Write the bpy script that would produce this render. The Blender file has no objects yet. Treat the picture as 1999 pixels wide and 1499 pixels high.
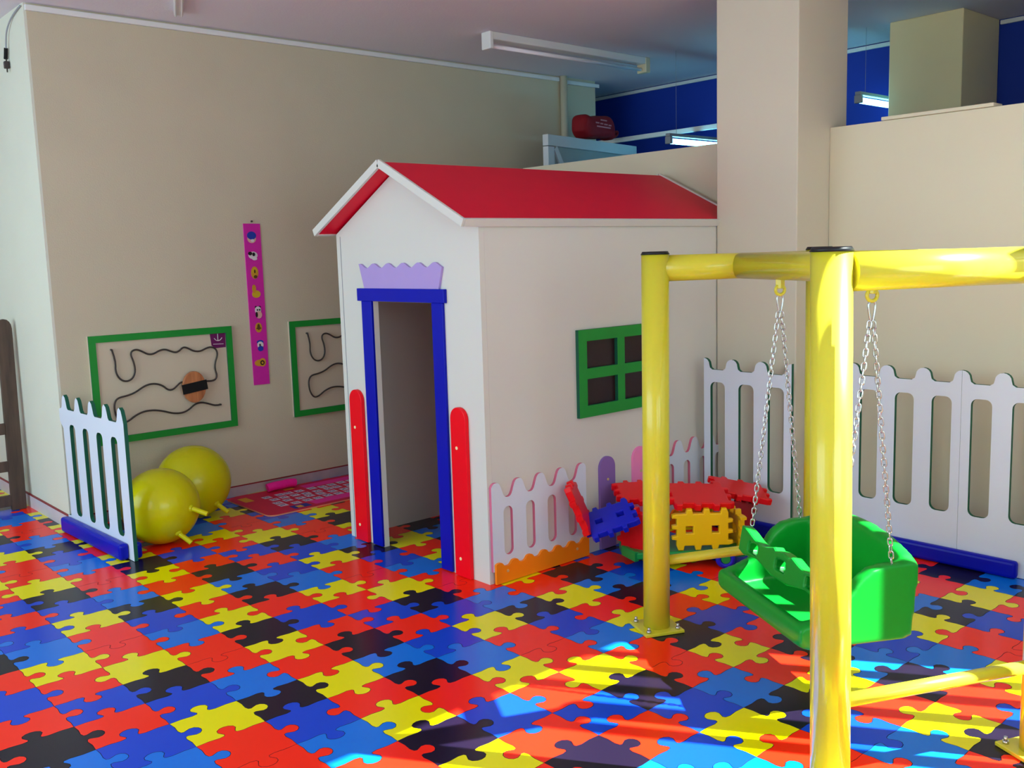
import bpy, bmesh, math, random
from mathutils import Vector, Matrix
random.seed(7)
scene = bpy.context.scene
COL = scene.collection

# ------------------------------------------------------------------ camera, world, sun, exposure
YAW, PITCH, ROLL, FPX = math.radians(48.521), math.radians(7.589), math.radians(-1.6938), 1890.65
fwd = Vector((math.cos(YAW)*math.cos(PITCH), math.sin(YAW)*math.cos(PITCH), -math.sin(PITCH)))
r0 = Vector((math.sin(YAW), -math.cos(YAW), 0)); u0 = r0.cross(fwd)
CR = r0*math.cos(ROLL) + u0*math.sin(ROLL)
CU = -r0*math.sin(ROLL) + u0*math.cos(ROLL)
CAM = Vector((0, 0, 1.5))
cd = bpy.data.cameras.new('camera'); cam = bpy.data.objects.new('camera', cd); COL.objects.link(cam)
cd.sensor_fit = 'HORIZONTAL'; cd.sensor_width = 36; cd.lens = FPX/1999*36
cd.clip_start = 0.05; cd.clip_end = 100
m = Matrix.Identity(4)
for i in range(3):
    m[i][0], m[i][1], m[i][2], m[i][3] = CR[i], CU[i], -fwd[i], CAM[i]
cam.matrix_world = m
scene.camera = cam

w = bpy.data.worlds.new('daylight'); scene.world = w; w.use_nodes = True
bg = w.node_tree.nodes['Background']; bg.inputs[0].default_value = (0.72, 0.86, 1.0, 1); bg.inputs[1].default_value = 1.2

SUN_AZ, SUN_EL = math.radians(-57), math.radians(47)
sd = bpy.data.lights.new('sun', 'SUN'); sd.energy = 30.0; sd.angle = math.radians(0.5); sd.color = (0.88, 1.0, 0.95)
sun = bpy.data.objects.new('sun', sd); COL.objects.link(sun)
to_sun = Vector((math.cos(SUN_AZ)*math.cos(SUN_EL), math.sin(SUN_AZ)*math.cos(SUN_EL), math.sin(SUN_EL)))
sun.rotation_euler = to_sun.to_track_quat('Z', 'Y').to_euler(); sun.location = to_sun*12

def area(name, loc, target, sx, sy, power, color):
    l = bpy.data.lights.new(name, 'AREA'); l.shape = 'RECTANGLE'; l.size = sx; l.size_y = sy; l.energy = power; l.color = color
    o = bpy.data.objects.new(name, l); COL.objects.link(o); o.location = loc
    o.rotation_euler = (Vector(target)-Vector(loc)).to_track_quat('-Z', 'Y').to_euler(); return o
# daylight entering through the window openings of the two outer walls
FA = Vector((3.281, 0.312, 0)); FD = Vector((1, 0, 0)); FN = Vector((0, 1, 0))   # glazed facade: point, direction, inward normal
area('window_daylight_west', (-2.12, 4.1, 1.75), (2.0, 4.1, 0.1), 5.0, 1.9, 118, (0.68, 0.97, 1.0))
pc = FA+FD*0.38-FN*0.25
area('window_daylight_facade', (pc.x, pc.y, 1.45), tuple(pc+FN*2+Vector((0, 0, 0.3))), 2.2, 2.4, 8, (0.70, 1.0, 1.0))
area('window_daylight_south', (0.6, -1.78, 1.7), (0.9, 2, 0.2), 3.0, 1.7, 56, (0.68, 1.0, 1.0))

scene.view_settings.view_transform = 'Standard'; scene.view_settings.look = 'None'
scene.view_settings.exposure = 0.13; scene.view_settings.gamma = 1.0; scene.view_settings.use_curve_mapping = False
scene.cycles.use_denoising = True
scene.cycles.max_bounces = 8; scene.cycles.diffuse_bounces = 5
scene.cycles.sample_clamp_indirect = 6.0

# ------------------------------------------------------------------ materials
def lin(c):
    return tuple(((v/255)/12.92 if v/255 <= 0.04045 else ((v/255+0.055)/1.055)**2.4) for v in c)
MATS = {}
def mat(name, rgb, rough=0.5, metal=0.0, noise=0.0, nscale=8.0, bump=0.0, bscale=60.0, spec=0.3, emit=None, estr=0.0, coat=0.0, detail=4):
    if name in MATS: return MATS[name]
    M = bpy.data.materials.new(name); M.use_nodes = True; nt = M.node_tree; b = nt.nodes['Principled BSDF']
    c = lin(rgb); b.inputs['Roughness'].default_value = rough; b.inputs['Metallic'].default_value = metal
    b.inputs['Specular IOR Level'].default_value = spec
    if coat: b.inputs['Coat Weight'].default_value = coat; b.inputs['Coat Roughness'].default_value = 0.12
    tc = nt.nodes.new('ShaderNodeTexCoord')
    if noise > 0:
        n = nt.nodes.new('ShaderNodeTexNoise'); n.inputs['Scale'].default_value = nscale; n.inputs['Detail'].default_value = detail
        nt.links.new(tc.outputs['Object'], n.inputs['Vector'])
        mx = nt.nodes.new('ShaderNodeMix'); mx.data_type = 'RGBA'
        mx.inputs['A'].default_value = tuple(v*(1-noise) for v in c)+(1,)
        mx.inputs['B'].default_value = tuple(min(1, v*(1+noise)) for v in c)+(1,)
        nt.links.new(n.outputs['Fac'], mx.inputs['Factor']); nt.links.new(mx.outputs['Result'], b.inputs['Base Color'])
    else:
        b.inputs['Base Color'].default_value = c+(1,)
    if bump > 0:
        n2 = nt.nodes.new('ShaderNodeTexNoise'); n2.inputs['Scale'].default_value = bscale; n2.inputs['Detail'].default_value = 3
        nt.links.new(tc.outputs['Object'], n2.inputs['Vector'])
        bp = nt.nodes.new('ShaderNodeBump'); bp.inputs['Strength'].default_value = bump; bp.inputs['Distance'].default_value = 0.01
        nt.links.new(n2.outputs['Fac'], bp.inputs['Height']); nt.links.new(bp.outputs['Normal'], b.inputs['Normal'])
    if emit:
        b.inputs['Emission Color'].default_value = lin(emit)+(1,); b.inputs['Emission Strength'].default_value = estr
    MATS[name] = M; return M
def wood(name, a, bcol, scale=6, rough=0.5):
    if name in MATS: return MATS[name]
    M = bpy.data.materials.new(name); M.use_nodes = True; nt = M.node_tree; b = nt.nodes['Principled BSDF']
    tc = nt.nodes.new('ShaderNodeTexCoord'); mp = nt.nodes.new('ShaderNodeMapping'); mp.inputs['Scale'].default_value = (9, 9, 1)
    n = nt.nodes.new('ShaderNodeTexNoise'); n.inputs['Scale'].default_value = scale; n.inputs['Detail'].default_value = 6
    cr = nt.nodes.new('ShaderNodeValToRGB'); cr.color_ramp.elements[0].color = lin(a)+(1,); cr.color_ramp.elements[1].color = lin(bcol)+(1,)
    cr.color_ramp.elements[0].position = 0.3; cr.color_ramp.elements[1].position = 0.7
    nt.links.new(tc.outputs['Object'], mp.inputs['Vector']); nt.links.new(mp.outputs['Vector'], n.inputs['Vector'])
    nt.links.new(n.outputs['Fac'], cr.inputs['Fac']); nt.links.new(cr.outputs['Color'], b.inputs['Base Color'])
    b.inputs['Roughness'].default_value = rough; MATS[name] = M; return M

M_wall = mat('beige_wall_paint', (200, 190, 166), 0.7, noise=0.05, nscale=3, bump=0.12, bscale=120)
M_wall_w = mat('pale_wall_paint', (218, 218, 204), 0.7, noise=0.04, nscale=3, bump=0.12, bscale=120)
M_ceil = mat('ceiling_paint', (226, 222, 232), 0.8, noise=0.04, nscale=2, bump=0.1, bscale=90)
M_part = mat('cream_laminate', (214, 207, 184), 0.38, noise=0.03, nscale=2)
M_col = mat('cream_column_paint', (208, 201, 184), 0.45, noise=0.04, nscale=2, bump=0.05, bscale=70)
M_blue_wall = mat('deep_blue_paint', (18, 54, 160), 0.6, noise=0.08, nscale=2)
M_base = mat('marble_skirting', (176, 160, 168), 0.35, noise=0.18, nscale=14)
M_redline = mat('dark_red_paint', (140, 30, 40), 0.5, noise=0.1)
M_house = mat('white_laminate', (211, 211, 206), 0.35, noise=0.015, nscale=3)
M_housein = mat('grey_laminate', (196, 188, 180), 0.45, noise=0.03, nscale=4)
M_roof = mat('crimson_laminate', (226, 4, 50), 0.45, noise=0.05, nscale=5, spec=0.15)
M_red = mat('red_lacquer', (240, 6, 30), 0.32, noise=0.04, spec=0.2)
M_navy = mat('royal_blue_lacquer', (4, 16, 170), 0.35, noise=0.05, spec=0.2)
M_lilac = mat('lilac_lacquer', (172, 150, 214), 0.45, noise=0.03)
M_purple = mat('purple_lacquer', (136, 104, 178), 0.45, noise=0.05)
M_pink = mat('pink_lacquer', (248, 138, 196), 0.45, noise=0.04)
M_orange = mat('orange_lacquer', (250, 134, 16), 0.4, noise=0.05)
M_green = mat('green_lacquer', (26, 142, 50), 0.42, noise=0.08, nscale=12)
M_wfence = mat('white_fence_lacquer', (214, 221, 238), 0.38, noise=0.015)
M_gedge = mat('dark_green_edge', (20, 92, 70), 0.5, noise=0.08)
M_pedge = mat('pink_edge', (208, 110, 140), 0.5, noise=0.08)
M_bedge = mat('brown_board_edge', (150, 120, 92), 0.6, noise=0.1)
M_yel = mat('yellow_enamel', (208, 198, 50), 0.3, noise=0.06, nscale=10, coat=0.4)
M_yelcap = mat('black_plastic_cap', (24, 26, 30), 0.4, noise=0.1)
M_steel = mat('galvanised_steel', (200, 202, 205), 0.22, metal=0.9, noise=0.1, nscale=60)
M_gplast = mat('green_plastic', (6, 138, 40), 0.33, noise=0.04, nscale=6)
M_ball = mat('yellow_vinyl', (206, 200, 4), 0.22, noise=0.04, nscale=4)
M_white = mat('white_plastic', (226, 226, 226), 0.4, noise=0.02)
M_grey = mat('grey_paint', (150, 152, 160), 0.5, noise=0.05)
M_black = mat('black_fabric', (18, 16, 18), 0.8, noise=0.2)
M_wire = mat('dark_wire', (62, 54, 52), 0.4, noise=0.1)
M_board = mat('beige_board', (206, 192, 170), 0.5, noise=0.03)
M_screw = mat('brass_screw', (220, 196, 140), 0.35, metal=0.4, noise=0.1)
M_cream = mat('cream_plug', (246, 226, 176), 0.4, noise=0.05)
M_bred = mat('red_block_plastic', (228, 10, 22), 0.3, noise=0.04)
M_bblue = mat('blue_block_plastic', (22, 30, 188), 0.3, noise=0.04)
M_byel = mat('yellow_block_plastic', (240, 190, 8), 0.3, noise=0.04)
M_bgreen = mat('green_block_plastic', (20, 140, 62), 0.3, noise=0.04)
M_magenta = mat('magenta_foam', (206, 34, 160), 0.7, noise=0.06, nscale=30)
M_dark = mat('dark_joint', (22, 14, 40), 0.6, noise=0.1)

# ------------------------------------------------------------------ mesh helpers
def new_obj(name, me, mats=None, parent=None):
    o = bpy.data.objects.new(name, me); COL.objects.link(o)
    if mats is not None and len(me.materials) == 0:
        for M in (mats if isinstance(mats, (list, tuple)) else [mats]): me.materials.append(M)
    if parent is not None:
        o.parent = parent
    return o
def root(name, loc, label, cat, group=None):
    o = bpy.data.objects.new(name, None); COL.objects.link(o); o.location = loc; o.empty_display_size = 0.1
    tag(o, label, cat, group); return o
def tag(o, label, cat, group=None):
    o['label'] = label; o['category'] = cat
    if group: o['group'] = group
    return o
def finish(bm, smooth=False):
    me = bpy.data.meshes.new('m'); bmesh.ops.recalc_face_normals(bm, faces=bm.faces); bm.to_mesh(me); bm.free()
    if smooth:
        for p in me.polygons: p.use_smooth = True
    return me
def local(me, par):
    """mesh given in world coordinates -> coordinates of its (unrotated) parent chain"""
    off = Vector((0, 0, 0)); q = par
    while q is not None:
        off += q.location; q = q.parent
    me.transform(Matrix.Translation(-off)); return me
def part(name, me, M, par):
    return new_obj(name, local(me, par), M, par)
def centred(name, me, M):
    """top-level mesh with its origin at the base centre"""
    xs = [v.co for v in me.vertices]
    c = Vector(((min(v.x for v in xs)+max(v.x for v in xs))/2, (min(v.y for v in xs)+max(v.y for v in xs))/2, min(v.z for v in xs)))
    me.transform(Matrix.Translation(-c)); o = new_obj(name, me, M); o.location = c; return o
def bx(bm, x0, x1, y0, y1, z0, z1, bev=0.0, seg=2):
    r = bmesh.ops.create_cube(bm, size=1.0)['verts']
    for v in r:
        v.co = Vector((x0+(v.co.x+.5)*(x1-x0), y0+(v.co.y+.5)*(y1-y0), z0+(v.co.z+.5)*(z1-z0)))
    if bev > 0:
        es = list({e for v in r for e in v.link_edges})
        bmesh.ops.bevel(bm, geom=es, offset=bev, segments=seg, profile=0.5, affect='EDGES')
def box(x0, x1, y0, y1, z0, z1, bev=0.0, seg=2):
    bm = bmesh.new(); bx(bm, x0, x1, y0, y1, z0, z1, bev, seg); return finish(bm)
def obox(c, ax, ay, az, sx, sy, sz, bev=0.0):
    """box of full size sx,sy,sz centred at c with axes ax,ay,az"""
    bm = bmesh.new(); bx(bm, -sx/2, sx/2, -sy/2, sy/2, -sz/2, sz/2, bev); me = finish(bm)
    me.transform(frame(c, ax, ay, az)); return me
def frame(o, a, b, c):
    a, b, c = Vector(a), Vector(b), Vector(c); M4 = Matrix.Identity(4)
    for i in range(3): M4[i][0], M4[i][1], M4[i][2], M4[i][3] = a[i], b[i], c[i], o[i]
    return M4
def cyl_into(bm, p0, p1, r, seg=24, r1=None, caps=True):
    p0, p1 = Vector(p0), Vector(p1); d = p1-p0; L = d.length
    q = d.to_track_quat('Z', 'Y').to_matrix().to_4x4()
    bmesh.ops.create_cone(bm, cap_ends=caps, segments=seg, radius1=r, radius2=r if r1 is None else r1, depth=L, matrix=Matrix.Translation((p0+p1)/2) @ q)
def cyl(p0, p1, r, seg=24, r1=None):
    bm = bmesh.new(); cyl_into(bm, p0, p1, r, seg, r1); me = finish(bm)
    ax = (Vector(p1)-Vector(p0)).normalized()
    for p in me.polygons: p.use_smooth = abs(p.normal.dot(ax)) < 0.7
    return me
def tube(pts, r, seg=8, closed=False, sub=4):
    cu = bpy.data.curves.new('c', 'CURVE'); cu.dimensions = '3D'; cu.bevel_depth = r; cu.bevel_resolution = max(1, seg//4); cu.resolution_u = sub; cu.use_fill_caps = True
    s = cu.splines.new('NURBS' if sub > 1 else 'POLY'); s.points.add(len(pts)-1)
    for p, q in zip(s.points, pts): p.co = (*q, 1)
    if sub > 1: s.use_endpoint_u = not closed; s.order_u = 3
    s.use_cyclic_u = closed
    o = bpy.data.objects.new('c', cu); COL.objects.link(o)
    bpy.context.view_layer.update()
    me = bpy.data.meshes.new_from_object(o.evaluated_get(bpy.context.evaluated_depsgraph_get()))
    bpy.data.objects.remove(o); bpy.data.curves.remove(cu)
    me.materials.clear()
    for p in me.polygons: p.use_smooth = True
    return me
def plate(outlines, t, M4=None, bev=0.0):
    """2D outlines (first outer, others holes) extruded to thickness t (front face at +t/2).
       polygons facing along local z get material 0, the edges material 1"""
    cu = bpy.data.curves.new('c', 'CURVE'); cu.dimensions = '2D'; cu.fill_mode = 'BOTH'; cu.extrude = t/2-bev; cu.bevel_depth = bev; cu.bevel_resolution = 1
    if bev: cu.offset = -bev
    for ol in outlines:
        s = cu.splines.new('POLY'); s.points.add(len(ol)-1)
        for p, q in zip(s.points, ol): p.co = (q[0], q[1], 0, 1)
        s.use_cyclic_u = True
    o = bpy.data.objects.new('c', cu); COL.objects.link(o)
    bpy.context.view_layer.update()
    me = bpy.data.meshes.new_from_object(o.evaluated_get(bpy.context.evaluated_depsgraph_get()))
    bpy.data.objects.remove(o); bpy.data.curves.remove(cu); me.materials.clear()
    for p in me.polygons: p.material_index = 0 if abs(p.normal.z) > 0.5 else 1; p.use_smooth = False
    if M4 is not None: me.transform(M4)
    return me
def arc(cx, cy, rx, ry, a0, a1, n):
    return [(cx+rx*math.cos(math.radians(a0+(a1-a0)*k/n)), cy+ry*math.sin(math.radians(a0+(a1-a0)*k/n))) for k in range(n+1)]
def rrect(x0, x1, y0, y1, r, n=4):
    return arc(x1-r, y0+r, r, r, -90, 0, n)+arc(x1-r, y1-r, r, r, 0, 90, n)+arc(x0+r, y1-r, r, r, 90, 180, n)+arc(x0+r, y0+r, r, r, 180, 270, n)
def stadium_slot(xc, wd, y0, y1, r=None, n=5):
    r = r or wd/2; return rrect(xc-wd/2, xc+wd/2, y0, y1, min(r, wd/2-1e-4), n)
X_, Y_, Z_ = Vector((1, 0, 0)), Vector((0, 1, 0)), Vector((0, 0, 1))
def face_negx(x, y0=0.0, z0=0.0):     # plate u -> -Y, v -> Z, front faces -X
    return frame((x, y0, z0), -Y_, Z_, -X_)
def face_negy(y, x0=0.0, z0=0.0):     # plate u -> +X, v -> Z, front faces -Y
    return frame((x0, y, z0), X_, Z_, -Y_)
def ico(c, r, sub=3, sc=(1, 1, 1)):
    bm = bmesh.new(); bmesh.ops.create_icosphere(bm, subdivisions=sub, radius=r); me = finish(bm, True)
    me.transform(Matrix.Translation(c) @ Matrix.Diagonal((*sc, 1))); return me
def join(*mes):
    bm = bmesh.new()
    for me in mes: bm.from_mesh(me)
    out = bpy.data.meshes.new('m'); bm.to_mesh(out); bm.free(); return out
def setmi(me, k):
    for p in me.polygons: p.material_index = k
    return me
def structure(o): o['kind'] = 'structure'; return o

# ------------------------------------------------------------------ the room
CZ = 2.93; YW = 5.808; XL = 1.692; XP = 4.76; XB = 6.8
floor = structure(new_obj('floor', box(-2.2, 7.0, -1.8, 8.6, -0.08, -0.004), M_dark))
structure(new_obj('ceiling', plate([[(-2.2, -1.8), (2.45, -1.8), (2.45, 0.28), (4.84, 0.28), (4.84, 0.72), (7.0, 0.72), (7.0, 8.6), (-2.2, 8.6)]], 0.1, Matrix.Translation((0, 0, CZ+0.05))), [M_ceil, M_ceil]))
# back wall: a solid block whose left flank is the pale wall of the alcove
structure(new_obj('wall_back', box(XL+0.01, 6.17, YW, 8.5, -0.05, CZ), M_wall))
structure(new_obj('wall_left', box(XL-0.004, XL+0.02, YW+0.0005, 8.5, -0.05, CZ), M_wall_w))
structure(new_obj('wall_alcove', box(-2.2, 7.0, 8.5, 8.6, -0.05, CZ), M_wall_w))
structure(new_obj('wall_blue', box(XB, XB+0.1, -1.8, 8.5, -0.05, CZ), M_blue_wall))
structure(new_obj('wall_partition', join(box(XP, XP+0.04, 3.294, 5.2, -0.004, 2.11, 0.002), box(XP, XP+0.04, 0.8, 2.789, -0.004, 2.116, 0.002)), M_part))
structure(new_obj('wall_daylight_block', join(box(XP+.001, XB, 0.72, 0.7995, -0.05, CZ), box(XP, XP+.08, 0.28, 0.7195, -0.05, CZ)), M_part))  # unseen full-height wall added to keep daylight out of the blue room
structure(new_obj('wall_column', box(4.455, 4.93, 2.79, 3.293, -0.004, CZ, 0.006), M_col))
o = structure(new_obj('wall_pillar', box(6.255, 6.79, 2.767, 3.245, -0.004, CZ, 0.006), mat('sand_pillar_paint', (244, 230, 182), 0.5, noise=0.05, nscale=3)))
structure(new_obj('trim_1', box(XP-0.01, XP+0.09, 1.95, 2.50, 2.117, 2.135, 0.003), M_part))
# outer wall with the barred windows (behind the camera, to its right)
SY = -1.6
def wall_with_holes(name, M4, x0, x1, holes, t, M):
    ols = [[(x0, -0.05), (x1, -0.05), (x1, CZ), (x0, CZ)]]
    for a, b, c, d in holes: ols.append([(a, c), (a, d), (b, d), (b, c)])
    return structure(new_obj(name, plate(ols, t, M4), [M, M]))
wall_with_holes('wall_south', frame((0, SY, 0), X_, Z_, -Y_), -2.2, 2.42, [(-0.9, 2.1, 0.6, 2.4)], 0.06, M_wall_w)
structure(new_obj('wall_bay', box(2.42, 2.48, -1.62, 0.30, -0.05, CZ), M_wall_w))
wall_with_holes('wall_west', frame((-2.0, 0, 0), -Y_, Z_, -X_), -8.5, 1.7, [(-6.6, 0.4, 0.6, 2.6)], 0.06, M_wall_w)
def window(name, plane, a, b, z0, z1, bars, barw):
    bm = bmesh.new()
    def bb(u0, u1, v0, v1, d=0.02):
        if plane == 'S': bx(bm, u0, u1, SY-d, SY+d, v0, v1)
        else: bx(bm, -2.0-d, -2.0+d, u0, u1, v0, v1)
    bb(a, a+.04, z0, z1); bb(b-.04, b, z0, z1); bb(a+.04, b-.04, z0, z0+.04); bb(a+.04, b-.04, z1-.04, z1)
    o = structure(new_obj(name, finish(bm), M_white))
    for u in bars:
        if plane == 'S': me = box(u-barw/2, u+barw/2, SY-.012, SY+.012, z0+.04, z1-.04)
        else: me = box(-2.012, -1.988, u-barw/2, u+barw/2, z0+.04, z1-.04)
        new_obj('window_bar', me, M_white, o)
    return o
# glazed facade with open vertical blinds, to the right of the camera
F4 = frame(FA, FD, Z_, FD.cross(Z_))
fac = structure(new_obj('window_1', plate([[(-0.83, -0.05), (1.475, -0.05), (1.475, CZ), (-0.83, CZ)], [(-0.56, 0.72), (-0.56, 2.75), (0.86, 2.75), (0.86, 0.72)]], 0.06, F4), [M_white, M_white]))
for k in range(10):
    tq = -0.102+0.173*k; zt = 2.34 if tq < 0.12 else 2.72
    if tq < 0.85: new_obj('blind_slat', plate([[(tq-.04, 0.7), (tq+.04, 0.7), (tq+.04, zt), (tq-.04, zt)]], 0.004, frame(FA+FN*0.06, FD, Z_, FD.cross(Z_))), [M_white, M_white], fac)
window('window_3', 'S', -0.9, 2.1, 0.6, 2.4, [0.1, 1.1], 0.05)
window('window_4', 'W', -0.4, 6.6, 0.6, 2.6, [1.0, 2.4, 3.8, 5.2], 0.06)
# skirting
bb = structure(new_obj('baseboard_back', box(XL+0.02, 6.15, YW-0.014, YW, -0.004, 0.062), M_base))
new_obj('edge_line', box(XL+0.02, 6.15, YW-0.015, YW-0.0005, 0.0625, 0.068), M_redline, bb)
bl = structure(new_obj('baseboard_left', box(XL-0.018, XL-0.0045, YW-0.014, 8.48, -0.004, 0.078), mat('pale_skirting', (206, 198, 208), 0.35, noise=0.1, nscale=14)))
new_obj('edge_line', box(XL-0.019, XL-0.0045, YW-0.014, 8.48, 0.0785, 0.083), M_redline, bl)
# cable ducts along the top of the back wall
t = structure(new_obj('trim_2', box(XL, 5.73, YW-0.022, YW-0.0005, CZ-0.042, CZ-0.012, 0.003), M_white))
t = structure(new_obj('trim_3', box(5.80, 6.20, YW-0.022, YW-0.0005, CZ-0.055, CZ-0.025, 0.003), M_white))
structure(new_obj('trim_4', box(XB-0.02, XB-0.0005, 3.26, 8.4, CZ-0.035, CZ-0.008, 0.003), M_white))
structure(new_obj('trim_5', box(XB-0.02, XB-0.0005, 0.81, 2.76, CZ-0.035, CZ-0.008, 0.003), M_white))

# ------------------------------------------------------------------ puzzle floor
PX0, PDX, PY0, PDY = 0.895, 0.2362, 1.987, 0.2095
COLORS = ['BRYLBR', 'KYRRYB', 'RRLBKL', 'YKYRYR', 'RBRKLK']           # column i mod 5, row j mod 6
EAST = ['+-++++', '++++++', '+++-+-', '-+-+++', '++++++']
NORTH = ['-+-+++', '++-+++', '---+-+', '-++---', '-+++-+']
KNOB = [(0, 0), (.18, .012), (.33, -.006), (.405, .012), (.42, .05), (.395, .105), (.37, .16), (.385, .225), (.44, .27), (.5, .283),
        (.565, .268), (.618, .22), (.628, .155), (.60, .1), (.575, .05), (.59, .012), (.67, -.006), (.83, .012)]
M_piece = {'R': mat('puzzle_red_vinyl', (255, 38, 16), 0.22, noise=0.05, nscale=5, bump=0.02, bscale=400, spec=0.22),
           'Y': mat('puzzle_yellow_vinyl', (236, 224, 0), 0.22, noise=0.05, nscale=5, bump=0.02, bscale=400, spec=0.22),
           'B': mat('puzzle_blue_vinyl', (10, 66, 205), 0.22, noise=0.05, nscale=5, bump=0.02, bscale=400, spec=0.22),
           'L': mat('puzzle_light_blue_vinyl', (6, 112, 222), 0.22, noise=0.05, nscale=5, bump=0.02, bscale=400, spec=0.22),
           'K': mat('puzzle_black_vinyl', (26, 17, 38), 0.22, noise=0.08, nscale=5, bump=0.02, bscale=400, spec=0.22)}
def sgn(tab, i, j): return 1 if tab[i % 5][j % 6] == '+' else -1
def outline(i, j):
    K = 0.22; pts = []
    s = sgn(NORTH, i, j-1); pts += [(a*PDX, s*b*K) for a, b in KNOB]
    s = sgn(EAST, i, j); pts += [(PDX+s*b*K, a*PDY) for a, b in KNOB]
    s = sgn(NORTH, i, j); rev = [(1, 0)]+KNOB[:0:-1]
    pts += [(a*PDX, PDY+s*b*K) for a, b in rev]
    s = sgn(EAST, i-1, j); pts += [(s*b*K, a*PDY) for a, b in rev]
    # shrink by a hair so that a dark joint shows between the pieces
    n = len(pts); out = []
    for k in range(n):
        p, q, r = pts[k-1], pts[k], pts[(k+1) % n]
        d = Vector((r[0]-p[0], r[1]-p[1]))
        d.normalize(); out.append((q[0]-d.y*0.001, q[1]+d.x*0.001))
    return out
def piece_mesh(i, j, dxy=(0, 0), bm=None):
    own = bm is None; bm = bm or bmesh.new(); ol = outline(i, j)
    top = [bm.verts.new((x+dxy[0], y+dxy[1], 0)) for x, y in ol]; bot = [bm.verts.new((x+dxy[0], y+dxy[1], -0.004)) for x, y in ol]
    fs = [bm.faces.new(top)]; n = len(ol)
    for k in range(n): fs.append(bm.faces.new((top[k], bot[k], bot[(k+1) % n], top[(k+1) % n])))
    if own:
        fs[0].normal_update(); bmesh.ops.triangulate(bm, faces=[fs[0]]); me = bpy.data.meshes.new('puzzle_piece'); bm.to_mesh(me); bm.free()
        me.materials.append(M_piece[COLORS[i % 5][j % 6]]); me.materials.append(M_dark)
        for p in me.polygons: p.material_index = 0 if p.normal.z > 0.5 else 1
        return me
    return fs
def proj(x, y, z=0):
    d = Vector((x, y, z))-CAM; f = d.dot(fwd)
    if f < 0.3: return None
    return 999.5+FPX*d.dot(CR)/f, 749.5-FPX*d.dot(CU)/f, f
cells, rest = [], []
for i in range(-13, 17):
    for j in range(-18, 31):
        x, y = PX0+(i+.5)*PDX, PY0+(j+.5)*PDY
        if not (-1.98 < x < XP+0.1 and -1.56 < y < 8.45) or (x > XL+0.13 and y > YW+0.1): continue
        p = proj(x, y)
        inside_col = 4.5 < x and 2.85 < y < 3.2
        if p and -70 < p[0] < 2070 and 0 < p[1] < 1570 and not (y > 6.75) and not inside_col and not (x > 4.5 and y > 2.2): cells.append((p[2], i, j))
        else: rest.append((i, j))
cells.sort()
rest += [(i, j) for _, i, j in cells[300:]]
cells = cells[:300]
proto = {}
for _, i, j in cells:
    k = (i % 5, j % 6)
    if k not in proto: proto[k] = piece_mesh(*k)
    o = bpy.data.objects.new('puzzle_piece', proto[k]); COL.objects.link(o); o.parent = floor
    o.location = (PX0+i*PDX, PY0+j*PDY, 0)
bm = bmesh.new(); order = 'RYBLK'
for i, j in rest:
    for f in piece_mesh(i, j, (PX0+i*PDX, PY0+j*PDY), bm): f.normal_update(); f.material_index = order.index(COLORS[i % 5][j % 6]) if f.normal.z > 0.5 else 5
me = bpy.data.meshes.new('puzzle_field'); bm.to_mesh(me); bm.free()
o = new_obj('puzzle_field', me, [M_piece[c] for c in order]+[M_dark], floor); o['kind'] = 'stuff'

# ------------------------------------------------------------------ playhouse
HX, HX2, HY, HY2 = 2.746, 4.60, 3.298, 4.47
house = root('playhouse', ((HX+HX2)/2, (HY+HY2)/2, 0), 'white wooden playhouse with red pitched roof and open blue doorway', 'playhouse')
TH = 0.03
def gable(x, door):
    ap = 1.932; ev = 1.632; yc = (HY+HY2)/2
    ol = [(-HY2, 0), (-HY, 0), (-HY, ev), (-yc, ap), (-HY2, ev)]
    hs = []
    if door: ol = [(-HY2, 0), (-4.15, 0), (-4.15, 1.287), (-3.645, 1.287), (-3.645, 0), (-HY, 0), (-HY, ev), (-yc, ap), (-HY2, ev)]
    return plate([ol], TH, frame((x, 0, 0), -Y_, Z_, -X_))
M2 = [M_house, M_house]
part('front_panel', gable(HX+TH/2, True), M2, house)
part('back_panel', gable(HX2-TH/2, False), M2, house)
WX0, WX1, WZ0, WZ1 = 3.334, 3.945, 0.697, 1.129
PANES = [(3.392, 3.612), (3.666, 3.886)]; PZ = [(0.754, 0.886), (0.938, 1.073)]
ols = [[(HX+TH+.0005, 0), (HX2-TH-.0005, 0), (HX2-TH-.0005, 1.632), (HX+TH+.0005, 1.632)]]
ols.append([(3.36, .73), (3.36, 1.10), (3.92, 1.10), (3.92, .73)])
part('side_panel', plate(ols, TH, face_negy(HY+TH/2)), M2, house)
part('side_panel', plate(ols[:1], TH, face_negy(HY2-TH/2)), [M_housein, M_house], house)
# roof: two crimson panels with white edging
RX0, RX1, RY0, RY1, RYC = 2.636, 4.70, 3.277, 4.513, 3.895
ev, ap, rt = 1.642, 1.945, 0.026
for s, ye in ((-1, RY0), (1, RY1)):
    e = Vector((0, ye-RYC, ev-ap)); L = e.length; e.normalize(); nrm = Vector((0, -e.z*s, abs(e.y))) if False else X_.cross(e)
    if nrm.z < 0: nrm = -nrm
    c = Vector(((RX0+RX1)/2, RYC, ap)) + e*(L/2)
    rp = part('roof_panel', obox(c, X_, e, X_.cross(e), RX1-RX0-0.03, L-0.02, rt), M_roof, house)
    # white front and rear barge boards and eave board
    for xx in (RX0+.008, RX1-.008):
        part('barge_board', obox(Vector((xx, RYC, ap))+e*(L/2)+nrm*0.002, X_, e, X_.cross(e), 0.016, L+0.004, rt+0.012, 0.002), M_house, rp)
    part('eave_board', obox(Vector(((RX0+RX1)/2, ye, ev))-e*0.006+nrm*0.0, X_, e, X_.cross(e), RX1-RX0-0.034, 0.016, rt+0.010, 0.002), M_house, rp)
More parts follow.
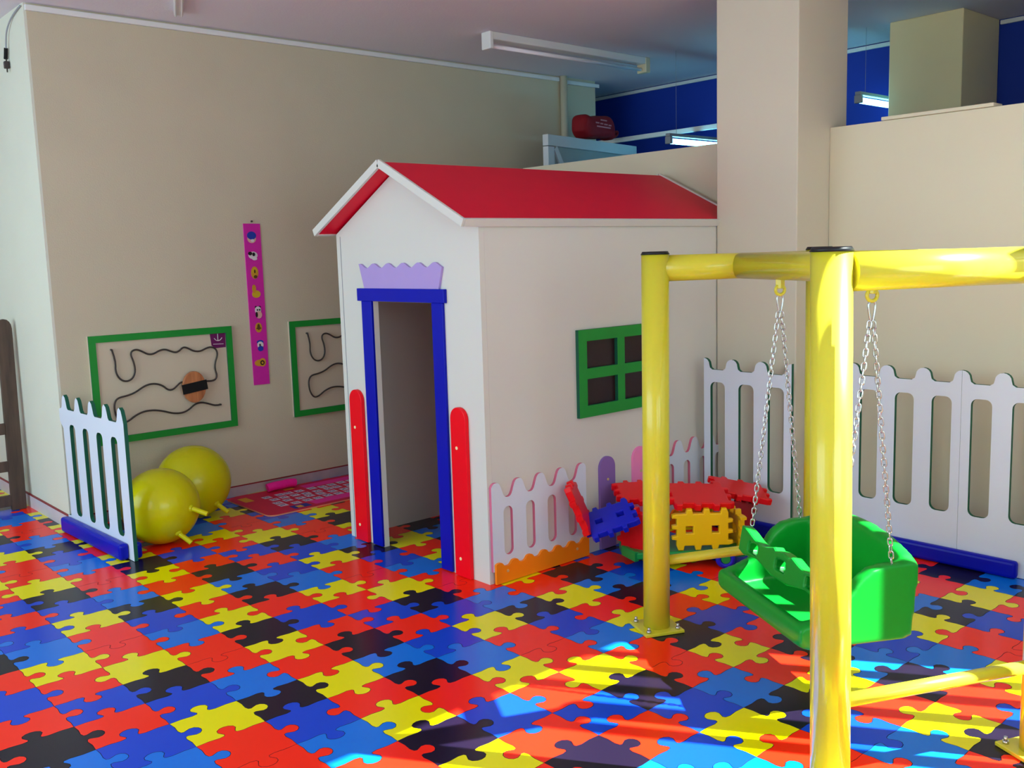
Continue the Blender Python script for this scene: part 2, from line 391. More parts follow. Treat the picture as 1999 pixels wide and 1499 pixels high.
# door surround
FX = HX-0.007
part('door_lintel', box(HX-0.02, HX-0.0005, 3.54, 4.268, 1.289, 1.353, 0.002), M_navy, house)
part('door_jamb', box(HX-0.014, HX-0.0005, 4.15, 4.24, 0.004, 1.2885, 0.002), M_navy, house)
part('door_jamb', box(HX-0.014, HX-0.0005, 3.56, 3.645, 0.004, 1.2885, 0.002), M_navy, house)
top = []
for k in range(49):
    tt = k/48; top.append((-4.249+(4.249-3.555)*tt, 1.466+0.012*math.sin(tt*2*math.pi*5.5+1.2)))
ol = [(-4.208, 1.3535), (-3.586, 1.3535)]+[p for p in reversed(top)]
part('valance', plate([ol], 0.012, face_negx(HX-0.0065)), [M_lilac, M_lilac], house)
for y0, y1, zt in ((4.276, 4.39, 0.822), (3.413, 3.524, 0.812)):
    yc = (y0+y1)/2; rr = (y1-y0)/2
    ol = [(-y1, 0.003), (-y0, 0.003)]+arc(-yc, zt-rr, rr, rr, 0, 180, 12)
    rp = part('red_post', plate([ol], 0.022, face_negx(HX-0.0115), bev=0.003), [M_red, M_red], house)
    for z in (0.09, 0.62):
        part('screw_cap', cyl((HX-0.0245, yc+0.012, z), (HX-0.0222, yc+0.012, z), 0.008, 12), M_cream, rp)
# corner board at the left of the front
part('corner_strip', box(HX-0.002, HX-0.0002, 4.43, 4.4335, 0, 1.62), M_grey, house)
# window frame
ols = [[(WX0, WZ0), (WX1, WZ0), (WX1, WZ1), (WX0, WZ1)]]
for a, b in PANES:
    for c, d in PZ: ols.append([(a, c), (a, d), (b, d), (b, c)])
M_pane = mat('dark_interior_pane', (44, 28, 30), 0.25, noise=0.2, nscale=6)  # opaque dark panes whose colour stands in for the dark house interior
wf = part('window_frame', plate(ols, 0.02, face_negy(HY-0.0105)), [M_green, M_gedge], house)
for a, b in PANES:
    for c, d in PZ: part('pane', box(a-.012, b+.012, HY-.0002, HY+.004, c-.012, d+.012), M_pane, wf)
# low picket panels fixed to the side wall
def low_picket(x0, n, sp):
    x1 = x0+n*sp; pitch = (sp*n-0.056)/n; ol = [(x0, 0.06), (x1, 0.06)]; res = []
    for k in range(96, -1, -1):
        x = x0+(x1-x0)*k/96; cs = math.cos(2*math.pi*(x-x0-0.028)/pitch)
        res.append((x, 0.436+0.038*math.tanh(1.5*cs)/math.tanh(1.5)))
    ols = [ol+res]
    for k in range(n):
        xc = x0+0.028+(k+.5)*(sp*n-0.056)/n; ols.append(stadium_slot(xc, 0.056, 0.125, 0.355))
    p = part('picket_panel', plate(ols, 0.016, face_negy(HY-0.0085)), [M_wfence, M_pedge], house)
    wv = [(x0+0.006+(x1-x0-0.006)*k/110, 0.09+0.012*math.tanh(1.6*math.sin((k/110)*2*math.pi*6.5+0.2))) for k in range(111)]
    sk = part('wave_skirting', plate([[(x0+0.006, 0.003), (x1, 0.003)]+wv[::-1]], 0.013, face_negy(HY-0.0235)), [M_orange, M_orange], house)
    for f in (0.12, 0.86): part('screw', cyl((x0+f*(x1-x0), HY-0.0325, 0.055), (x0+f*(x1-x0), HY-0.0302, 0.055), 0.007, 10), M_screw, sk)
low_picket(2.756, 4, 0.154); low_picket(3.93, 4, 0.154)
for x0, x1, zt, M in ((3.476, 3.588, 0.478, M_purple), (3.727, 3.845, 0.49, M_pink)):
    xc = (x0+x1)/2; rr = (x1-x0)/2
    sl = part('rounded_slat', plate([[(x0, 0.003), (x1, 0.003)]+arc(xc, zt-rr, rr, rr, 0, 180, 12)], 0.014, face_negy(HY-0.0075)), [M, M], house)
    part('screw', cyl((xc, HY-0.0172, 0.36), (xc, HY-0.0148, 0.36), 0.007, 10), M_screw, sl)

# ------------------------------------------------------------------ yellow swing frame
PA, PB, PC, PD = Vector((2.875, 2.42, 0)), Vector((3.544, 2.115, 0)), Vector((2.265, 1.30, 0)), Vector((2.91, 1.0, 0))
UD = (PD-PC).normalized(); VD = Vector((-UD.y, UD.x, 0))
swing = root('swing_frame', (PA+PB+PC+PD)/4, 'yellow tubular steel swing frame with four posts bolted to the floor', 'swing frame')
PT = 1.485; PR = 0.0525; BZ = 1.432; BR = 0.05
lean = {0: Vector((0.006, -0.005, 0)), 2: Vector((-0.010, 0.012, 0))}
for k, P in enumerate((PA, PB, PC, PD)):
    p = part('post', cyl(P+Z_*0.012, P+lean.get(k, Vector())+Z_*PT, PR, 40), M_yel, swing)
    part('post_cap', cyl(P+lean.get(k, Vector())+Z_*PT, P+lean.get(k, Vector())+Z_*(PT+0.012), PR+0.003, 40, PR-0.004), M_yelcap, p)
    bp = part('base_plate', obox(P+Z_*0.007, UD, VD, Z_, 0.165, 0.165, 0.012, 0.002), M_yel, p)
    for sx in (-1, 1):
        for sy in (-1, 1):
            q = P+UD*sx*0.062+VD*sy*0.062
            part('bolt', join(cyl(q+Z_*0.013, q+Z_*0.022, 0.010, 6), cyl(q+Z_*0.022, q+Z_*0.034, 0.0055, 10)), M_steel, p)
for a, b in ((PA, PB), (PC, PD)):
    d = (b-a).normalized()
    part('cross_beam', cyl(a+d*0.03+Z_*BZ, b-d*0.03+Z_*BZ, BR, 36), M_yel, swing)
    part('low_brace', cyl(a+d*0.03+Z_*0.277, b-d*0.03+Z_*0.277, 0.0195, 24), M_yel, swing)
M1, Mm2 = (PA+PB)/2, (PC+PD)/2
BD = (Mm2-M1).normalized(); BL = (Mm2-M1).length
SU = Vector((-BD.y, BD.x, 0)); SU = SU if SU.x > 0 else -SU     # seat back direction
mb = part('centre_beam', cyl(M1+BD*0.03+Z_*BZ, Mm2-BD*0.03+Z_*BZ, BR, 36), M_yel, swing)
HK = [M1+BD*(BL*0.2625), M1+BD*(BL*0.7105)]
for H in HK:
    part('hanger_eye', join(box(H.x-.012, H.x+.012, H.y-.012, H.y+.012, BZ-BR-0.03, BZ-BR+0.006, 0.002),
         tube([H+Z_*(BZ-BR-0.035)+(SU*math.cos(a)+Z_*math.sin(a))*0.018 for a in [k*math.pi/6 for k in range(12)]], 0.006, 8, True)), M_yel, mb)

# ------------------------------------------------------------------ green toddler swing seat
W0, W1 = 0.336, 0.909
def SP(s, wv, z): return M1+SU*s+BD*wv+Z_*z
seat_root = root('toddler_swing', SP(0, (W0+W1)/2, 0.25), 'green plastic toddler swing seat hanging on steel chains', 'swing seat')
SF = frame(M1, SU, BD, Z_)
def hull_profile(prof, w0, w1):
    bm = bmesh.new()
    a = [bm.verts.new((s, w0, z)) for s, z in prof]; b = [bm.verts.new((s, w1, z)) for s, z in prof]
    bm.faces.new(a); bm.faces.new(b); n = len(prof)
    for k in range(n): bm.faces.new((a[k], a[(k+1) % n], b[(k+1) % n], b[k]))
    return finish(bm)
side = [(-.235, .268), (-.215, .252), (.135, .25), (.155, .268), (.172, .495), (.06, .498), (.01, .49), (-.03, .462), (-.07, .41), (-.12, .362), (-.18, .338), (-.232, .325), (-.24, .30)]
bits = [hull_profile(side, W0-.02, W0+.03), hull_profile(side, W1-.03, W1+.02)]
bits.append(hull_profile([(-.22, .25), (.15, .25), (.15, .29), (-.22, .275)], W0, W1))
bits.append(hull_profile([(-.24, .265), (-.215, .25), (-.18, .255), (-.19, .318), (-.215, .33), (-.238, .322)], W0, W1))
# arched backrest
bm = bmesh.new(); n = 14; rows = []
for k in range(n+1):
    wv = W0-.02+(W1-W0+.04)*k/n; f = math.sin(math.pi*k/n); zt = 0.493+0.07*f**0.7
    rows.append([bm.verts.new(v) for v in ((.105, wv, .26), (.155, wv, .255), (.178, wv, zt), (.128, wv, zt))])
for k in range(n):
    for q in range(4): bm.faces.new((rows[k][q], rows[k][(q+1) % 4], rows[k+1][(q+1) % 4], rows[k+1][q]))
bm.faces.new(rows[0]); bm.faces.new(rows[-1]); bits.append(finish(bm))
sh = join(*bits)
o = new_obj('tmp', sh, M_gplast)
mod = o.modifiers.new('r', 'REMESH'); mod.mode = 'VOXEL'; mod.voxel_size = 0.009
mod = o.modifiers.new('s', 'SMOOTH'); mod.factor = 0.6; mod.iterations = 6
bpy.context.view_layer.update()
me = bpy.data.meshes.new_from_object(o.evaluated_get(bpy.context.evaluated_depsgraph_get())); bpy.data.objects.remove(o)
for p in me.polygons: p.use_smooth = True
me.transform(SF); me.materials.clear()
part('seat_shell', me, M_gplast, seat_root)
# front guard bar with hand holes
nn = 40; tp = []
for k in range(nn+1):
    f = k/nn; zz = 0.485-0.03*(1-math.cos(2*math.pi*f*2))/2*1.0 - (0.012 if 0.4 < f < 0.6 else 0); tp.append((W0-.022+(W1-W0+.044)*f, zz))
ol = [(W0-.022, .395), (W0+.02, .385), (W0+.12, .398), ((W0+W1)/2-.05, .375), ((W0+W1)/2+.05, .375), (W1-.12, .398), (W1-.02, .385), (W1+.022, .395)]+tp[::-1]
ols = [ol]
for wc in (W0+.085, (W0+W1)/2, W1-.085): ols.append(rrect(wc-.034, wc+.034, .408, .446, .01))
g = plate(ols, 0.046, None, bev=0.008)
me = g; me.transform(frame(M1+SU*-0.122, BD, (Z_*0.985+SU*0.17).normalized(), (-SU*0.985+Z_*0.17).normalized()))
me.transform(Matrix.Translation(SU*-0.075))
part('guard_bar', me, [M_gplast, M_gplast], seat_root)
# chains
def link_mesh():
    pts = []; L, R = 0.0125, 0.0068
    for a in range(0, 181, 36): pts.append((R*math.cos(math.radians(a)), 0, L-R+R*math.sin(math.radians(a))+.001))
    for a in range(180, 361, 36): pts.append((R*math.cos(math.radians(a)), 0, -L+R+R*math.sin(math.radians(a))-.001))
    bm = bmesh.new(); n = len(pts); rings = []
    for k in range(n):
        p = Vector(pts[k]); d = (Vector(pts[(k+1) % n])-Vector(pts[k-1])).normalized(); s = Y_.cross(d)
        rings.append([bm.verts.new(p+(Y_*math.cos(q*math.pi/3)+s*math.sin(q*math.pi/3))*0.0026) for q in range(6)])
    for k in range(n):
        for q in range(6): bm.faces.new((rings[k][q], rings[k][(q+1) % 6], rings[(k+1) % n][(q+1) % 6], rings[(k+1) % n][q]))
    return finish(bm, True)
LINK = link_mesh()
def chain(p0, p1, sag):
    p0, p1 = Vector(p0), Vector(p1); n = round((p1-p0).length/0.0215); bm = bmesh.new()
    for k in range(n):
        f = (k+.5)/n; p = p0.lerp(p1, f); d = (p1-p0).normalized()
        q = d.to_track_quat('Z', 'Y').to_matrix().to_4x4()
        tm = LINK.copy(); tm.transform(Matrix.Translation(p) @ q @ Matrix.Rotation((math.pi/4 if k % 2 else -math.pi/4)+random.uniform(-.3, .3), 4, 'Z')); bm.from_mesh(tm); bpy.data.meshes.remove(tm)
    me = bpy.data.meshes.new('m'); bm.to_mesh(me); bm.free()
    for p in me.polygons: p.use_smooth = True
    return me
for H, wv in zip(HK, (W0, W1)):
    e = H+Z_*(BZ-BR-0.052); b = e-Z_*0.062
    part('carabiner', tube([e+SU*.000, e+SU*.011-Z_*.004, e+SU*.012-Z_*.02, e+SU*.006-Z_*.055, b-Z_*.004, e-SU*.006-Z_*.055, e-SU*.012-Z_*.02, e-SU*.011-Z_*.004], 0.0034, 8, True), M_steel, seat_root)
    for s, z in ((-.106, .485), (.088, .494)):
        part('chain', chain(b+SU*(0.006 if s > 0 else -0.006), SP(s, wv, z), 0), M_steel, seat_root)

# ------------------------------------------------------------------ picket fences
def picket_outline(n, sp, ztop, zr, pw, half_ends, pointed=False):
    """outline of a panel of n slots, left edge at 0, in (u, v)"""
    Wd = n*sp; res = []
    for k in range(n, -1, -1):
        xc = k*sp
        hw = pw
        if pointed: pk = [(xc+hw*1.5, zr), (xc+hw*1.15, zr+.012), (xc+hw*.9, zr+.04), (xc+hw*.6, ztop-.014), (xc, ztop), (xc-hw*.6, ztop-.014), (xc-hw*.9, zr+.04), (xc-hw*1.15, zr+.012), (xc-hw*1.5, zr)]
        else: pk = [(xc+hw*1.55, zr), (xc+hw*1.12, zr+.01)]+arc(xc, ztop-hw*.95, hw, hw*.95, 0, 180, 8)+[(xc-hw*1.12, zr+.01), (xc-hw*1.55, zr)]
        res += pk
    return res, Wd
def clampx(pts, a, b): 
    out = []
    for x, y in pts:
        q = (min(max(x, a), b), y)
        if not out or (abs(out[-1][0]-q[0]) > 1e-5 or abs(out[-1][1]-q[1]) > 1e-5): out.append(q)
    return out
def foot(me_args): return box(*me_args, 0.016, 3)
def right_fence(y_left, n, label, ft, X, group=None):
    r = root('picket_fence', (X, y_left-n*0.18/2, 0), label, 'fence', group)
    res, Wd = picket_outline(n, 0.18, 0.918, 0.858, 0.036, True)
    top = clampx(res, 0, Wd)
    ols = [[(0, 0.002), (Wd, 0.002)]+top]
    for k in range(n): ols.append(stadium_slot((k+.5)*0.18, 0.094, 0.245, 0.792, 0.03))
    part('picket_panel', plate(ols, 0.02, face_negx(X+0.01, y_left)), [M_wfence, M_gedge], r)
    if ft:
        part('foot', foot((X-0.042, X-0.0005, ft[0], ft[1], 0.002, 0.082)), M_navy, r)
        part('foot', foot((X+0.0205, X+0.062, ft[0], ft[1], 0.002, 0.082)), M_navy, r)
    return r
right_fence(3.212, 3, 'white picket fence panel with dark green edges standing against the cream column', (2.73, 3.15), 4.23)
right_fence(2.46, 3, 'white picket fence panel behind the swing seat, with long blue foot', (1.64, 2.40), 4.44)
right_fence(1.919, 3, 'white picket fence panel cut off by the right edge of the photo', None, 4.44)
# free-standing fence beside the balls
FT = math.atan2(0.034, 0.88)
r = root('picket_fence', (1.7225, 4.89, 0), 'white pointed picket fence panel with blue foot beside the yellow balls', 'fence')
n, sp = 4, 0.194
res, Wd = picket_outline(n, sp, 0.795, 0.715, 0.034, False, True)
res = [(x+0.09, y) for x, y in res]; Wt = 0.09+n*sp+0.042
res = clampx(res, 0.034, Wt)
ol = [(0.034, 0.002), (Wt, 0.002)]+res+[(0.034, .715), (0.004, .71), (0.004, .64), (0.034, .615), (0.05, .60), (0.05, 0.095), (0.0, 0.09), (0.0, 0.03), (0.034, 0.03)]
ols = [ol]+[stadium_slot(0.09+(k+.5)*sp, 0.082, 0.112, 0.634, 0.03) for k in range(n)]
me = plate(ols, 0.02); me.transform(frame((0, Wt, 0), -Y_, Z_, -X_))
new_obj('picket_panel', me, [M_wfence, M_gedge], r)
new_obj('foot', box(-0.062, -0.0105, 0.055, Wt-0.01, 0.002, 0.088, 0.016, 3), M_navy, r)
new_obj('foot', box(0.0105, 0.05, 0.03, Wt-0.05, 0.002, 0.088, 0.016, 3), M_navy, r)
r.rotation_euler = (0, 0, FT)

# ------------------------------------------------------------------ hopper balls
def hopper(c, rad, label, handles):
    c = Vector(c); R = root('hopper_ball', (c.x, c.y, 0), label, 'ball', 'yellow hopper balls')
    me = ico(c, rad, 5, (1, 1, 1.0)); me = ico((0, 0, 0), rad, 5)
    me.transform(Matrix.Translation(c)); part('ball', me, M_ball, R)
    for (a, b, d), (ta, tb) in handles:
        dv = (CR*a+CU*b-fwd*d).normalized(); base = c+dv*(rad*0.97); tip = base+CR*ta+CU*tb
        tip.z = max(tip.z, 0.016)
        part('handle', tube([base-dv*0.02, base+dv*0.012, base.lerp(tip, .5), tip], 0.0135, 12), M_ball, R)
        part('handle_root', cyl(base-dv*0.018, base+dv*0.016, 0.034, 16, 0.014), M_ball, R)
hopper((1.955, 5.115, 0.207), 0.205, 'front yellow hopper ball beside the white picket fence', [((.93, -.02, .36), (.09, -.030)), ((.62, -.66, .42), (.07, -.055))])
hopper((2.312, 5.505, 0.217), 0.215, 'rear yellow hopper ball against the beige wall', [((.74, -.58, .34), (.072, -.052)), ((.2, -.62, -.75), (.05, -.03))])

# ------------------------------------------------------------------ alphabet play mat and pink roll
M_matred = mat('playmat_red', (206, 16, 66), 0.6, noise=0.12, nscale=6)
mt = root('play_mat', (3.08, 5.45, 0), 'red and pink play mat printed with rows of letter cards by the wall', 'mat')
part('mat_sheet', plate([rrect(2.61, 3.55, 5.15, 5.755, 0.05)], 0.008, Matrix.Translation((0, 0, 0.0045))), [M_matred, mat('playmat_border', (232, 150, 110), 0.6, noise=0.05)], mt)
cards = []; rnd = random.Random(3)
M_card = [mat('card_white', (206, 188, 214), 0.6, noise=0.08), mat('card_ink', (60, 44, 110), 0.6, noise=0.1), mat('card_pink', (232, 40, 150), 0.6, noise=0.1), mat('card_yellow', (224, 160, 40), 0.6, noise=0.1), mat('card_blue', (34, 40, 140), 0.6, noise=0.1)]
bm = bmesh.new()
def flat(bm, x0, x1, y0, y1, z, mi):
    vs = [bm.verts.new((a, b, z)) for a, b in ((x0, y0), (x1, y0), (x1, y1), (x0, y1))]; bm.faces.new(vs).material_index = mi
flat(bm, 2.95, 3.50, 5.20, 5.30, 0.0090, 2); flat(bm, 3.12, 3.5, 5.62, 5.71, 0.0090, 2)
flat(bm, 2.80, 2.92, 5.19, 5.27, 0.0092, 4); flat(bm, 2.83, 2.87, 5.20, 5.25, 0.0095, 3); flat(bm, 2.66, 2.72, 5.56, 5.68, 0.0092, 3); flat(bm, 2.99, 3.06, 5.66, 5.70, 0.0092, 3)
for a in range(9):
    for b in range(4):
        x = 2.77+a*0.078+rnd.uniform(-.01, .01)+b*0.008; y = 5.30+b*0.083+rnd.uniform(-.01, .01)
        flat(bm, x, x+.056, y, y+.058, 0.0095+.0001*(a % 2), 0)
        for q in range(3): xx = x+.01+q*.012; yy = y+.014+rnd.uniform(0, .016); flat(bm, xx, xx+.009, yy, yy+.016, 0.0102, 1)
me = bpy.data.meshes.new('m'); bm.to_mesh(me); bm.free()
o = part('letter_cards', me, M_card, mt); o['kind'] = 'stuff'
me = tube([(2.885, 5.705, 0.038), (2.93, 5.70, 0.046), (2.985, 5.695, 0.044), (3.04, 5.70, 0.049), (3.085, 5.70, 0.040)], 0.028, 12, sub=6)
tag(centred('foam_roll', me, mat('hot_pink_foam', (250, 24, 150), 0.6, noise=0.1, nscale=30, bump=0.2, bscale=60)), 'hot pink foam roll lying on the letter play mat', 'foam toy')

# ------------------------------------------------------------------ wire maze boards
WIRE1 = [(1.992, 1.018), (2.009, 0.952), (2.002, 0.896), (2.015, 0.855), (2.041, 0.829), (2.074, 0.825), (2.104, 0.843), (2.12, 0.884), (2.112, 0.942), (2.098, 0.977), (2.105, 1.002), (2.134, 1.01), (2.167, 0.995), (2.2, 0.973), (2.235, 0.972), (2.271, 0.991), (2.307, 0.996), (2.341, 0.98), (2.37, 0.969), (2.395, 0.977), (2.421, 1.0), (2.45, 0.99), (2.485, 0.967), (2.528, 0.962), (2.567, 0.98), (2.605, 0.986), (2.635, 0.965), (2.639, 0.928), (2.62, 0.888), (2.614, 0.846), (2.627, 0.802), (2.615, 0.776), (2.583, 0.77), (2.533, 0.777), (2.46, 0.78), (2.392, 0.788), (2.367, 0.767), (2.335, 0.743), (2.305, 0.746), (2.278, 0.775), (2.238, 0.792), (2.197, 0.795), (2.156, 0.782), (2.108, 0.753), (2.056, 0.739), (2.005, 0.734), (1.984, 0.711), (1.978, 0.672), (1.987, 0.619), (2.015, 0.578), (2.055, 0.587), (2.097, 0.616), (2.15, 0.635), (2.208, 0.635), (2.266, 0.622), (2.324, 0.599), (2.384, 0.593), (2.428, 0.608), (2.467, 0.639), (2.511, 0.646), (2.56, 0.63), (2.603, 0.611), (2.638, 0.615)]
def maze_board(dx, label, extra):
    x0, x1, z0, z1 = 1.866+dx, 2.748+dx, 0.462, 1.105; fwid = 0.04
    R = root('wire_maze_board', ((x0+x1)/2, YW-0.02, z0), label, 'wall board')
    part('panel', box(x0, x1, YW-0.018, YW-0.0005, z0, z1, 0.001), [M_board], R)
    for a in ([(x0, z0), (x1, z0), (x1-fwid, z0+fwid), (x0+fwid, z0+fwid)], [(x1, z0), (x1, z1), (x1-fwid, z1-fwid), (x1-fwid, z0+fwid)],
              [(x1, z1), (x0, z1), (x0+fwid, z1-fwid), (x1-fwid, z1-fwid)], [(x0, z1), (x0, z0), (x0+fwid, z0+fwid), (x0+fwid, z1-fwid)]):
        part('frame_bar', plate([a], 0.010, face_negy(YW-0.0235)), [M_green, M_gedge], R)
    part('wire', tube([(a+dx, YW-0.035, b) for a, b in WIRE1], 0.0055, 8, sub=3), M_wire, R)
    for a, b in (WIRE1[0], WIRE1[-1]): part('wire_end', cyl((a+dx, YW-0.0185, b), (a+dx, YW-0.036, b), 0.0055, 8), M_wire, R)
    if extra:
        bd = plate([arc(2.463, 0.749, 0.074, 0.098, 0, 345, 23)], 0.022, face_negy(YW-0.054), bev=0.004)
        b = part('bead', bd, [wood('bead_wood', (150, 84, 48), (206, 132, 84), 3, 0.4)]*2, R)
        M4 = frame((2.463, YW-0.068, 0.749), Vector((0.993, 0, 0.118)), Vector((-0.118, 0, 0.993)), -Y_)
        part('strap', plate([[(-.08, -.03), (.08, -.03), (.08, .03), (-.08, .03)]], 0.006, M4), [M_black]*2, b)
        lg = part('logo_sticker', plate([[(2.604, 1.066), (2.611, 0.99)]+arc(2.645, 0.985, 0.025, 0.012, 180, 270, 4)+[(2.704, 0.974), (2.706, 1.066)]], 0.002, face_negy(YW-0.0192)), [mat('logo_purple', (104, 22, 88), 0.5, noise=0.05)]*2, R)
        part('anchor_mark', join(tube([(2.655, YW-.0205, 1.062), (2.655, YW-.0205, 1.02)], 0.0022, 6, sub=1), tube([(2.63, YW-.0205, 1.036), (2.64, YW-.0205, 1.022), (2.655, YW-.0205, 1.018), (2.672, YW-.0205, 1.022), (2.682, YW-.0205, 1.036)], 0.0022, 6), tube([(2.622, YW-.0205, 0.999), (2.69, YW-.0205, 0.996)], 0.002, 4, sub=1)), M_white, lg)
maze_board(0, 'green framed wire maze board with wooden bead strapped in black', True)
maze_board(1.292, 'green framed wire maze board partly hidden by the playhouse', False)

# ------------------------------------------------------------------ animal ruler
R = root('animal_ruler', (2.945, YW-0.006, 0.707), 'magenta felt strip with animal stickers hanging on the beige wall', 'wall hanging')
strip = part('strip', plate([[(2.888, .708), (3.000, .706), (3.001, 1.747), (2.884, 1.748)]], 0.006, face_negy(YW-0.0035)), [M_magenta, mat('magenta_edge', (226, 70, 180), 0.7, noise=0.05)], R)
part('nail', cyl((2.944, YW-0.012, 1.762), (2.944, YW-0.0005, 1.762), 0.006, 8), M_wire, R)
C_ = {'b': mat('sticker_blue', (30, 60, 168), 0.5, noise=0.06), 'w': mat('sticker_white', (222, 214, 216), 0.5, noise=0.05), 'k': mat('sticker_black', (30, 26, 30), 0.5, noise=0.1),
      'o': mat('sticker_ochre', (204, 148, 44), 0.5, noise=0.06), 'y': mat('sticker_yellow', (206, 172, 36), 0.5, noise=0.06), 'n': mat('sticker_brown', (96, 66, 28), 0.5, noise=0.06), 'p': mat('sticker_pink', (222, 170, 160), 0.5, noise=0.05)}
def blob(cx, cz, rx, rz, lvl): return plate([arc(cx, cz, rx, rz, 0, 337.5, 15)], 0.0012, face_negy(YW-0.0072-0.0013*lvl))
STK = [('elephant_sticker', 2.936, 1.664, [('p', 0, -.014, .03, .026), ('b', 0, .008, .032, .026), ('w', .004, -.024, .012, .009)]),
       ('cow_sticker', 2.936, 1.546, [('w', .002, 0, .032, .024), ('k', -.018, .012, .014, .012), ('k', .006, .006, .010, .012), ('w', .01, -.022, .018, .010)]),
       ('lion_sticker', 2.942, 1.435, [('o', 0, 0, .026, .040), ('y', 0, .012, .018, .018), ('n', 0, .008, .006, .012), ('n', .002, -.026, .012, .010)]),
       ('giraffe_sticker', 2.938, 1.313, [('y', .006, -.016, .030, .024), ('o', -.008, .018, .014, .028)]),
       ('panda_sticker', 2.947, 1.181, [('k', -.012, .032, .008, .008), ('k', .014, .032, .008, .008), ('w', 0, .012, .022, .024), ('p', .004, -.018, .022, .024), ('k', -.012, -.016, .008, .018), ('k', -.006, .014, .005, .006), ('k', .009, .014, .005, .006)]),
       ('bear_sticker', 2.945, 1.080, [('o', 0, 0, .024, .032), ('n', 0, .004, .010, .020), ('n', 0, -.004, .018, .006)]),
       ('owl_sticker', 2.949, 0.963, [('b', 0, .022, .024, .014), ('w', 0, .004, .022, .022), ('b', 0, -.020, .020, .018), ('k', -.004, .004, .006, .008)]),
       ('snail_sticker', 2.945, 0.850, [('o', -.006, 0, .038, .022), ('o', .012, .002, .024, .028), ('k', .010, 0, .015, .016), ('o', .010, 0, .007, .008)])]
for nm, cx, cz, bl_ in STK:
    mes = []; ms = []
    for lv, (k, dx, dz, rx, rz) in enumerate(bl_):
        if k not in ms: ms.append(k)
        mes.append(setmi(blob(cx+dx, cz+dz, rx, rz, lv), ms.index(k)))
    part(nm, join(*mes), [C_[k] for k in ms], R)

# ------------------------------------------------------------------ ceiling lamp, bracket, dangling wire
L = root('ceiling_lamp', (5.0, 4.93, CZ), 'unlit fluorescent batten lamp on the ceiling above the playhouse', 'ceiling lamp')
part('housing', box(4.24, 5.76, 4.885, 4.965, CZ-0.05, CZ-0.0005, 0.006), M_white, L)
part('tube', cyl((4.26, 4.925, CZ-0.085), (5.73, 4.925, CZ-0.085), 0.013, 14), mat('tube_glass', (238, 230, 238), 0.3, noise=0.02), L)
for a, b, c in ((4.215, 4.245, M_white), (5.74, 5.79, mat('ivory_plastic', (214, 204, 172), 0.45, noise=0.03))): part('end_cap', box(a, b, 4.88, 4.97, CZ-0.11, CZ-0.0005, 0.006), c, L)
d = Vector((0.387, 0.922, 0)); s_ = Vector((0.922, -0.387, 0)); c = Vector((2.34, 5.30, CZ-0.012))
L = root('ceiling_bracket', (2.34, 5.30, CZ), 'short ribbed white metal bracket on the ceiling near the left wall', 'bracket')
part('plate', obox(c, s_, d, Z_, 0.05, 0.50, 0.022, 0.002), M_white, L)
for k in (-1, 1): part('rib', obox(c+s_*0.017*k-Z_*0.014, s_, d, Z_, 0.008, 0.50, 0.012, 0.002), M_white, L)
L = root('dangling_wire', (XL-0.02, 6.14, 2.62), 'loose wire with black connector dangling at the wall corner', 'wire')
part('cable', tube([(XL-.012, 5.83, 2.915), (XL-.012, 5.98, 2.90), (XL-.02, 6.09, 2.84), (XL-.02, 6.125, 2.78), (XL-.02, 6.135, 2.74)], 0.0045, 8), M_grey, L)
part('sleeve', tube([(XL-.02, 6.135, 2.745), (XL-.02, 6.145, 2.715), (XL-.02, 6.16, 2.69)], 0.011, 8), M_black, L)
part('connector', join(box(XL-.034, XL-.008, 6.135, 6.165, 2.635, 2.675, 0.004), tube([(XL-.02, 6.155, 2.70), (XL-.02, 6.145, 2.67)], 0.004, 6, sub=1), tube([(XL-.02, 6.15, 2.64), (XL-.02, 6.15, 2.615)], 0.004, 6, sub=1)), M_wire, L)

# ------------------------------------------------------------------ brown wooden gate and plank at the far left
M_gate = wood('brown_gate_wood', (58, 42, 34), (84, 64, 52), 4, 0.6)
G = root('wooden_gate', (1.2, 6.55, 0), 'dark brown wooden gate with rails at the left edge', 'gate')
part('stile', plate([[(1.565, 0.003), (1.648, 0.003), (1.662, 1.08)]+arc(1.62, 1.14, 0.042, 0.06, 0, 180, 8)+[(1.578, 1.08)]], 0.035, face_negy(6.55)), [M_gate]*2, G)
part('stile', plate([[(0.78, 0.003), (0.86, 0.003), (0.86, 1.08)]+arc(0.82, 1.14, 0.042, 0.06, 0, 180, 8)+[(0.778, 1.08)]], 0.035, face_negy(6.55)), [M_gate]*2, G)
for z0, z1 in ((0.03, 0.10), (0.25, 0.315), (0.485, 0.555), (1.0, 1.07)): part('rail', box(0.855, 1.572, 6.538, 6.562, z0, z1, 0.003), M_gate, G)
P_ = root('leaning_plank', (1.672, 6.78, 0), 'grey green plank leaning on the pale wall behind the brown gate', 'plank')
part('plank', box(1.655, 1.687, 6.70, 6.86, 0.002, 0.92, 0.003), wood('grey_green_wood', (104, 112, 96), (134, 140, 122), 4, 0.6), P_)
part('batten', box(1.668, 1.687, 6.76, 6.84, 0.921, 1.17, 0.002), mat('pale_batten', (196, 184, 160), 0.6, noise=0.08), P_)

